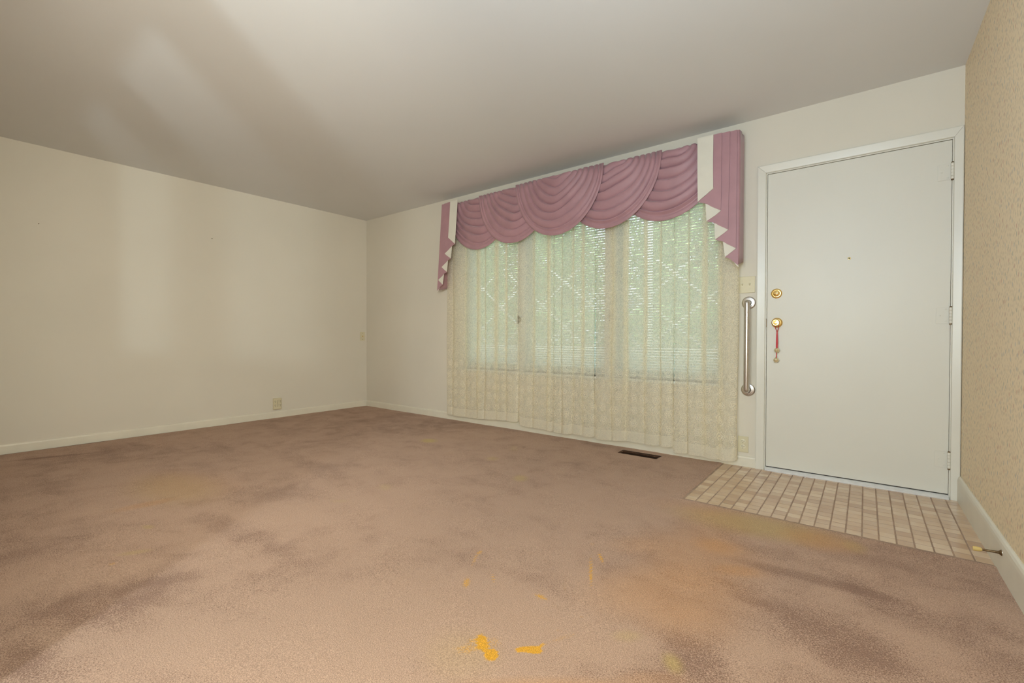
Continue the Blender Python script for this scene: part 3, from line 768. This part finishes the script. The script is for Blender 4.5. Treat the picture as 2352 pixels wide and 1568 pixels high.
# mini blinds, one per pane
slat_me = {}
names = ['white mini blind in the left window pane behind the lace', 'white mini blind in the centre window pane behind the lace', 'white mini blind in the right window pane behind the lace']
for bi, (a, b) in enumerate(pan):
    e = empty('mini_blind', ((a + b) / 2, .042, WZ1)); tag(e, names[bi], 'blind', 'mini blinds in the window')
    a += .008; b -= .008
    rel(box('head_rail', (a, .025, WZ1 - .03), (b, .058, WZ1 - .001), M['blind'], None, .002, 1), e)
    rel(box('bottom_rail', (a, .030, WZ0 + .018), (b, .054, WZ0 + .030), M['blind'], None, .002, 1), e)
    bm = bmesh.new(); n = 5; tilt = .86; w = .0125
    rows = []
    for k_ in range(n):
        t = -1 + 2 * k_ / (n - 1); cam_ = .0016 * (1 - t * t)
        yy = t * w * math.cos(tilt) - cam_ * math.sin(tilt); zz = t * w * math.sin(tilt) + cam_ * math.cos(tilt)
        rows.append([bm.verts.new((s * (b - a) / 2, yy, zz + o_)) for o_ in (0, .0005) for s in (-1, 1)])
    for r0, r1 in zip(rows, rows[1:]):
        bm.faces.new((r0[0], r0[1], r1[1], r1[0])); bm.faces.new((r0[2], r1[2], r1[3], r0[3]))
    me = bpy.data.meshes.new('slat'); bm.to_mesh(me); bm.free(); me.materials.append(M['slat']); me.shade_smooth()
    z = WZ0 + .045
    while z < WZ1 - .04:
        o = link(bpy.data.objects.new('slat', me)); o.location = ((a + b) / 2, .042, z); rel(o, e); z += .0215
    for x in (a + .1, b - .1):
        rel(tube('ladder_cord', [(x, .0295, WZ0 + .03), (x, .0295, WZ1 - .03)], .0007, M['blind'], None, 5), e)
    if bi == 2 or bi == 0: rel(tube('tilt_wand', [(a + .06, .020, WZ1 - .03), (a + .06, .016, WZ1 - .75)], .004, M['blind'], None, 8), e)

# curtain rod hidden behind the valance
rod = empty('curtain_rod', (3.05, -.06, 2.29)); tag(rod, 'white curtain rod carrying the lace panels behind the mauve valance', 'curtain rod')
rel(box('rod', (1.64, -.020, 2.275), (4.48, -.012, 2.305), M['winframe'], None, .003, 1), rod)
for x in (1.66, 3.05, 4.46): rel(box('bracket', (x - .01, -.013, 2.28), (x + .01, 0, 2.30), M['winframe'], None, .002, 1), rod)

# ------------------------------------------------------------------ lace curtains
def lace_panel(x0, x1, zbot0, zbot1, y_off, seed, label, sc_l=True, sc_r=False, period=.105, openness=None):
    r_ = random.Random(seed)
    e = empty('lace_curtain', ((x0 + x1) / 2, y_off, min(zbot0, zbot1))); tag(e, label, 'curtain', 'lace curtains over the window')
    Wd = x1 - x0; nf = max(2, int(round(Wd / period)))
    edges = [0]
    for i in range(nf): edges.append(edges[-1] + r_.uniform(.55, 1.6))
    edges = np.array(edges) / edges[-1] * Wd
    m = 40; xs, ys = [], []
    for i in range(nf):
        p = edges[i + 1] - edges[i]; last = (i == nf - 1)
        o = 0 if last else p * r_.choice([.35, .5, .8, .65, .2]); am = r_.uniform(.020, .034)
        # flat front face, hairpin at the side, cloth runs back behind itself, then forward again
        key = [(0, 0, 0), (.10 * p, -am * .8, .12), (.50 * p, -am, .40), (p + o * .5, -am * .7, .66), (p + o * .5 + .004, am * .1, .74), (p - o * .3, am * .55, .88), (p, 0, 1)]
        kt = [k_[2] for k_ in key]
        t = np.arange(m) / m
        xs += list(edges[i] + np.interp(t, kt, [k_[0] for k_ in key])); ys += list(np.interp(t, kt, [k_[1] for k_ in key]))
    xs.append(Wd); ys.append(0.0)
    def smooth_(a, w=7): return np.convolve(np.pad(a, w // 2, 'edge'), np.ones(w) / w, 'valid')
    xs, ys = smooth_(np.array(xs)), smooth_(np.array(ys), 11)
    u = np.concatenate([[0], np.cumsum(np.hypot(np.diff(xs), np.diff(ys)))])
    nz = 170
    fx = np.clip(xs / Wd, 0, 1)
    Z0 = 2.285
    zb = zbot0 + (zbot1 - zbot0) * fx
    zb = zb + .45 * ys + .005 * np.sin(fx * 9 + seed)
    hem = .085
    def build(za, zb_, n, mat, nm, off, uoff=0):
        # za, zb_ arrays (top, bottom) per column
        tt = np.linspace(0, 1, n)[:, None]
        Z = za[None, :] * (1 - tt) + zb_[None, :] * tt
        dep = np.clip((2.3 - Z) / 2.2, 0, 1)
        amp = .70 + .35 * dep + .12 * np.sin(Z * 3.1 + seed + fx[None, :] * 12)
        X = x0 + xs[None, :] + .006 * np.sin(Z * 4.3 + fx[None, :] * 17 + seed) * dep
        Y = y_off + ys[None, :] * amp + off
        if sc_l:
            wgt = np.exp(-(xs / .012)); X = X - .011 * np.abs(np.sin(PI * Z / .048)) * wgt[None, :]
        if sc_r:
            wgt = np.exp(-((Wd - xs) / .012)); X = X + .011 * np.abs(np.sin(PI * Z / .048)) * wgt[None, :]
        UV = np.stack([np.broadcast_to(u[None, :] + seed * .37, Z.shape), Z], -1)
        return rel(grid_mesh(nm, np.stack([X, Y, Z], -1), mat, None, UV), e)
    ztop = np.full_like(zb, Z0)
    build(ztop, zb + hem, nz, M['lace'], 'lace_panel', 0)
    build(zb + hem, zb, 10, M['lace_hem'], 'hem', -.0006)
    return e
lace_panel(1.575, 2.556, .068, .098, -.052, 1, 'leftmost ivory lace curtain panel, over the left window pane', False, False, .138)
lace_panel(2.564, 2.958, .074, .066, -.046, 2, 'second ivory lace curtain panel from the left, narrow, right of the left pane', True, False, .115)
lace_panel(2.966, 3.376, .060, .068, -.052, 3, 'third ivory lace curtain panel from the left, narrow, scalloped left edge', True, False, .115)
lace_panel(3.388, 4.052, .060, .084, -.046, 4, 'fourth ivory lace curtain panel from the left, over the right pane', True, False, .138)
lace_panel(4.060, 4.503, .046, .050, -.052, 5, 'rightmost ivory lace curtain panel, beside the light switch', True, False, .125)

# ------------------------------------------------------------------ swagged valance
va = empty('swag_valance', (3.07, -.07, 2.33)); tag(va, 'mauve swag valance with ivory lined side cascades above the window', 'valance')
rel(box('mounting_board', (1.625, -.062, 2.298), (4.505, 0, 2.314), M['lining'], None, .002, 1), va)
def swag(cx, w, drop, yf, seed, nm='swag'):
    r_ = np.random.RandomState(seed)
    nu, nv = 90, 150
    u = np.linspace(0, 1, nu)[None, :]; v = np.linspace(0, 1, nv)[:, None]
    sx = 2 * u - 1
    hw = .10 + (w - .10) * v ** .85
    vw = np.clip(v + .012 * np.sin(3 * PI * u + seed) * (1 - v), 0, None)
    D = drop * vw ** 1.02
    sh = np.clip(1 - np.abs(sx) ** 2, 0, 1) ** (.52 + .10 * (1 - v))
    vee = 1 - .10 * (1 - v) * np.abs(sx)
    X = cx + sx * hw + .006 * np.sin(7 * v + 2 * seed) * (1 - sx ** 2)
    Z = 2.333 - D * sh * vee
    # folds
    nfold = 7.0
    ph = v * nfold + .10 * np.sin(5 * u + seed) + .22 * np.sin(2.4 * sx + seed * 1.7) * (1 - v) * .8 + .13 * np.sin(7 * u + seed * 2 + 5 * v) * np.sin(PI * v)
    rid = np.abs(np.sin(PI * ph)) ** .62
    env = np.clip((.93 - v) / .06, 0, 1) * np.clip((v + .02) / .10, 0, 1)
    mid = .45 + .75 * np.clip(1 - sx ** 2, 0, 1) ** .8
    A = .027 * env * mid * (1 + .25 * np.sin(11 * v + seed))
    Y = yf + .010 - .011 * v * (1 - sx ** 2) - A * rid - .004 * (1 - env)
    # the fold drops a little over the one below
    Z = Z - .009 * env * mid * np.cos(2 * PI * ph)
    # rounded rolled hem
    Y = Y - .006 * np.sin(PI * np.clip((v - .92) / .08, 0, 1))
    Y = np.minimum(Y, -.012)
    P = np.stack([X + 0 * v, Y + 0 * u, np.minimum(Z, 2.333) + 0 * u], -1)
    o = rel(grid_mesh(nm, P, M['mauve'], None), va)
    sd = o.modifiers.new('thickness', 'SOLIDIFY'); sd.thickness = .0025; sd.offset = 0
    return o
for cx, yf, sd in ((2.095, -.114, 1), (4.00, -.114, 5), (2.575, -.150, 2), (3.535, -.150, 4), (3.07, -.187, 3)):
    swag(cx, .452, .528, yf, sd)

def cascade(side):
    """ivory-lined pleated tail: side +1 right, -1 left"""
    mx = (lambda x: x) if side > 0 else (lambda x: 6.124 - x)     # mirror about the valance centre
    yb = lambda z, k: -.158 - .004 * k - (.035 if side < 0 else .012) * max(0, (2.33 - z)) - (0)
    lean = (lambda z: 0) if side > 0 else (lambda z: -.04 * max(0, 2.33 - z))
    top = 2.333
    # side return to the wall
    bm = bmesh.new(); xr = 4.523
    prev = None
    for i_ in range(15):
        z = top - (top - 1.415) * i_ / 14
        row = []
        for c in range(7):
            t = c / 6; yy = -(.158 + .012 * max(0, 2.33 - z)) * (1 - t) + -.004 * t
            row.append(bm.verts.new((mx(xr + .006 * abs(math.sin(PI * 2 * t))) + lean(z), yy, z + t * .04 * (i_ / 14))))
        if prev:
            for c in range(6): bm.faces.new((prev[c], prev[c + 1], row[c + 1], row[c]))
        prev = row
    o = rel(from_bm('cascade', bm, M['mauve'], None, True), va)
    s_ = o.modifiers.new('thickness', 'SOLIDIFY'); s_.thickness = .003; s_.offset = 0
    j = o
    # pleats from front (inner, short) to back (outer, long): (x_in_top, x_out_top, left tip, right tip)
    pl = [(4.350, 4.418, (4.263, 1.880), (4.416, 1.795)), (4.402, 4.468, (4.321, 1.736), (4.462, 1.658)), (4.452, 4.512, (4.377, 1.600), (4.512, 1.525)), (4.495, 4.522, (4.441, 1.472), (4.524, 1.409))]
    def poly(nm, pts, k, mat, curve=0):
        bm = bmesh.new()
        # subdivide the outline edges so the cloth can curve softly
        out = []
        for i, p in enumerate(pts):
            q_ = pts[(i + 1) % len(pts)]
            for s in range(6): out.append((p[0] + (q_[0] - p[0]) * s / 6, p[1] + (q_[1] - p[1]) * s / 6))
        vs = [bm.verts.new((mx(x) + lean(z), yb(z, k), z)) for x, z in out]
        f = bm.faces.new(vs)
        r = bmesh.ops.triangulate(bm, faces=[f])
        o = from_bm(nm, bm, mat); o.parent = j
        s_ = o.modifiers.new('thickness', 'SOLIDIFY'); s_.thickness = .003; s_.offset = 0
        return o
    for i, (xi, xo, lt, rt) in enumerate(pl):
        k = 2 * (3 - i)
        bow = [(lt[0] + (rt[0] - lt[0]) * t, lt[1] + (rt[1] - lt[1]) * t + .010 * math.sin(PI * t) * (1 if t < .6 else .4)) for t in (.2, .4, .6, .8)]
        xl = xi if i else 4.350
        # upper left boundary follows the previous tip so each mauve pleat shows as a wedge
        pts = [(xl, top), (xo, top), (rt[0], rt[1])] + bow[::-1] + [lt] + ([(4.366, 1.956)] if i == 0 else [(pl[i - 1][3][0] - .02, pl[i - 1][3][1] + .004)])
        poly('pleat', pts, k, M['mauve'])
        if i < 3:   # ivory lining seen between this tip and the next
            nl_ = pl[i + 1][2]
            lin = [(lt[0] + .12 * (rt[0] - lt[0]), lt[1] + .12 * (rt[1] - lt[1]) + .02), (rt[0], rt[1] + .02), (rt[0] - .001, rt[1]), (rt[0] - .02, rt[1] - .017), nl_, (nl_[0] - .004, nl_[1] + .03), (lt[0] + .055, lt[1] - .03)]
            lin = [(lt[0] + .05, lt[1] - .016), (lt[0] + .07, lt[1] + .02), (rt[0] - .02, rt[1] + .02), (rt[0], rt[1]), (rt[0] - .035, rt[1] - .026), nl_]
            poly('lining', lin, k - 1, M['lining'])
    poly('lining', [(4.257, top), (4.364, top), (4.363, 2.15), (4.366, 1.956), (4.263, 1.880), (4.259, 2.1)], 7.6, M['lining'])
    poly('lining', [(4.470, 1.474), (4.522, 1.425), (4.528, 1.395), (4.512, 1.409)], -.6, M['lining'])

cascade(1); cascade(-1)

# ------------------------------------------------------------------ outside the window
gr = struct(box('ground', (-40, .16, -.45), (45, 60, -.25), M['lawn']))
struct(box('porch_floor', (-1, .16, -.26), (7, 2.2, -.06), M['concrete']))
pw = box('parapet_wall', (-.8, 1.60, -.06), (4.6, 1.72, .74), M['lattice']); tag(pw, 'pale low porch wall outside the window under the lattice', 'porch wall')
YL = 1.66
la = empty('porch_lattice', (2, YL, .74)); tag(la, 'white diamond porch lattice seen through the blinds and lace', 'lattice')
rel(box('rail', (-.8, YL - .03, .74), (4.6, YL + .03, .79), M['lattice'], None, .004, 1), la)
rel(box('rail', (-.8, YL - .012, 1.82), (4.6, YL + .012, 1.832), M['lattice'], None, .004, 1), la)
kk = (3.57 + YL) / 3.87
def outx(x, z): return 5.215 + (x - 5.215) * kk, .916 + (z - .916) * kk
c_base = []
sl = .81
for c in [2.467 + .437 * n for n in range(-4, 9)]:
    for sgn in (1, -1):
        # z = c - sl*x on the reference plane (descending) or mirrored for the rising bars
        cc = c if sgn > 0 else c
        z_lo, z_hi = .79, 1.82
        def xat(z):
            zr = .916 + (z - .916) / kk
            x = (c - zr) / sl if sgn > 0 else (zr - (.80 - (2.467 - .80)) - (c - 2.467) - .0) / sl
            return 5.215 + (x - 5.215) * kk
        xa, xb = xat(z_lo), xat(z_hi)
        # clip to the screen's width
        def clip(xa, za, xb, zb):
            L, Rr = -.8, 4.6
            if max(xa, xb) < L or min(xa, xb) > Rr: return None
            pts = [(xa, za), (xb, zb)]
            out = []
            for (x, z), (x2, z2) in ((pts[0], pts[1]), (pts[1], pts[0])):
                if x < L: t = (L - x) / (x2 - x); x, z = L, z + (z2 - z) * t
                elif x > Rr: t = (Rr - x) / (x2 - x); x, z = Rr, z + (z2 - z) * t
                out.append((x, z))
            return out
        cl = clip(xa, z_lo, xb, z_hi)
        if not cl: continue
        (x0, za), (x1, zb) = cl
        if math.hypot(x1 - x0, zb - za) < .05: continue
        d = Vector((x1 - x0, 0, zb - za)).normalized(); nrm = Vector((-d.z, 0, d.x)) * .012
        yy = YL - .008 if sgn > 0 else YL + .002
        bm = bmesh.new()
        add_prism(bm, [(x0 + nrm.x, za + nrm.z), (x1 + nrm.x, zb + nrm.z), (x1 - nrm.x, zb - nrm.z), (x0 - nrm.x, za - nrm.z)], lambda p: (p[0], yy, p[1]), (0, .008, 0))
        rel(from_bm('lattice_bar', bm, M['lattice']), la)
for x in (-.8, 3.166, 4.6):
    pst = box('porch_post', (x - .035, YL + .035, -.06), (x + .035, YL + .105, 2.5), M['lattice'], None, .004, 1)
    tag(pst, {-.8: 'white porch post at the left end of the lattice', 3.166: 'white porch post seen through the right window pane', 4.6: 'white porch post at the right end of the lattice'}[x], 'post', 'porch posts')
def tree(x, y, h, r, seed, mat, label, n=9000):
    r_ = random.Random(seed); e = empty('tree', (x, y, -.25)); tag(e, label, 'tree', 'trees across the lawn')
    rel(tube('trunk', [(x, y, -.25), (x + .05, y, h * .3), (x - .06, y + .05, h * .7)], [.16, .13, .06], M['bark'], None, 12), e)
    V, Fc = [], []
    for i in range(n):
        th = r_.uniform(0, 2 * PI); ph = math.acos(r_.uniform(-1, 1)); rr = r * (r_.uniform(.55, 1)) * (1 + .22 * math.sin(3 * th + seed) * math.sin(2.5 * ph))
        cx, cy, cz = x + rr * math.sin(ph) * math.cos(th), y + rr * math.sin(ph) * math.sin(th), h * .62 + rr * 1.15 * math.cos(ph)
        if cz < -.1: continue
        s = r_.uniform(.05, .10)
        a = Vector((r_.gauss(0, 1), r_.gauss(0, 1), r_.gauss(0, 1))).normalized(); b = a.orthogonal().normalized(); c = a.cross(b) * .5
        o = Vector((cx, cy, cz)); k = len(V)
        V += [o - b * s, o + c * s, o + b * s, o - c * s]; Fc.append((k, k + 1, k + 2, k + 3))
    me = bpy.data.meshes.new('foliage'); me.from_pydata([tuple(v) for v in V], [], Fc); me.materials.append(mat)
    o = rel(link(bpy.data.objects.new('foliage', me)), e); o['kind'] = 'stuff'
for i_, (x, y, h, r, lab) in enumerate([(-8.3, 8, 4.6, 1.9, 'leftmost leafy tree of the nearer row across the lawn'), (-3.1, 8, 4.8, 2.0, 'middle tree of the nearer row across the lawn'), (2.0, 8, 4.6, 1.9, 'rightmost leafy tree of the nearer row across the lawn'),
        (-11.5, 14, 6.2, 2.3, 'leftmost tall tree of the farther row'), (-5.6, 14, 6.4, 2.4, 'middle tall tree of the farther row'), (.3, 14, 6.2, 2.3, 'rightmost tall tree of the farther row')]):
    tree(x, y, h, r, i_ + 1, M['leaf'] if i_ % 2 else M['leaf2'], lab)
hd = empty('hedge', (-3, 4.5, -.25)); tag(hd, 'clipped green hedge running along the lawn in front of the trees', 'hedge')
r_ = np.random.RandomState(9); n_ = 26000
c_ = np.stack([r_.uniform(-13, 7, n_), 4.5 + r_.uniform(-.45, .45, n_), r_.uniform(-.25, 1.45, n_)], -1)
c_[:, 1] += .15 * np.sin(c_[:, 0] * 2.3); a_ = r_.normal(size=(n_, 3)); a_ /= np.linalg.norm(a_, axis=1)[:, None]
b_ = np.cross(a_, r_.normal(size=(n_, 3))); b_ /= np.linalg.norm(b_, axis=1)[:, None]; sz = r_.uniform(.05, .09, (n_, 1))
v_ = np.stack([c_ - a_ * sz, c_ + b_ * sz * .55, c_ + a_ * sz, c_ - b_ * sz * .55], 1).reshape(-1, 3)
me = bpy.data.meshes.new('foliage'); me.from_pydata(v_.tolist(), [], np.arange(n_ * 4).reshape(-1, 4).tolist()); me.materials.append(M['leaf'])
fo = rel(link(bpy.data.objects.new('foliage', me)), hd); fo['kind'] = 'stuff'
for x in (-11, -7, -3, 1, 5): rel(tube('stem', [(x, 4.5, -.25), (x + .05, 4.52, .4), (x - .05, 4.5, 1.0)], [.05, .04, .02], M['bark'], None, 8), hd)
hs = empty('neighbour_house', (1.5, 24, -.25)); tag(hs, 'pale house with grey roof far across the lawn', 'house')
rel(box('wall', (-7, 24, -.25), (7, 31, 2.6), M['siding']), hs)
rel(prism('roof', [(23.4, 2.55), (27.5, 4.6), (31.6, 2.55)], lambda p: (-7.4, p[0], p[1]), (14.8, 0, 0), M['roof']), hs)
for x in (-4.5, 0, 4.2):
    w_ = rel(box('window', (x - .7, 23.93, .7), (x + .7, 24.0, 1.9), M['winframe']), hs)
    p_ = box('pane', (x - .6, 23.915, .8), (x + .6, 23.93, 1.8), M['dark']); p_.parent = w_
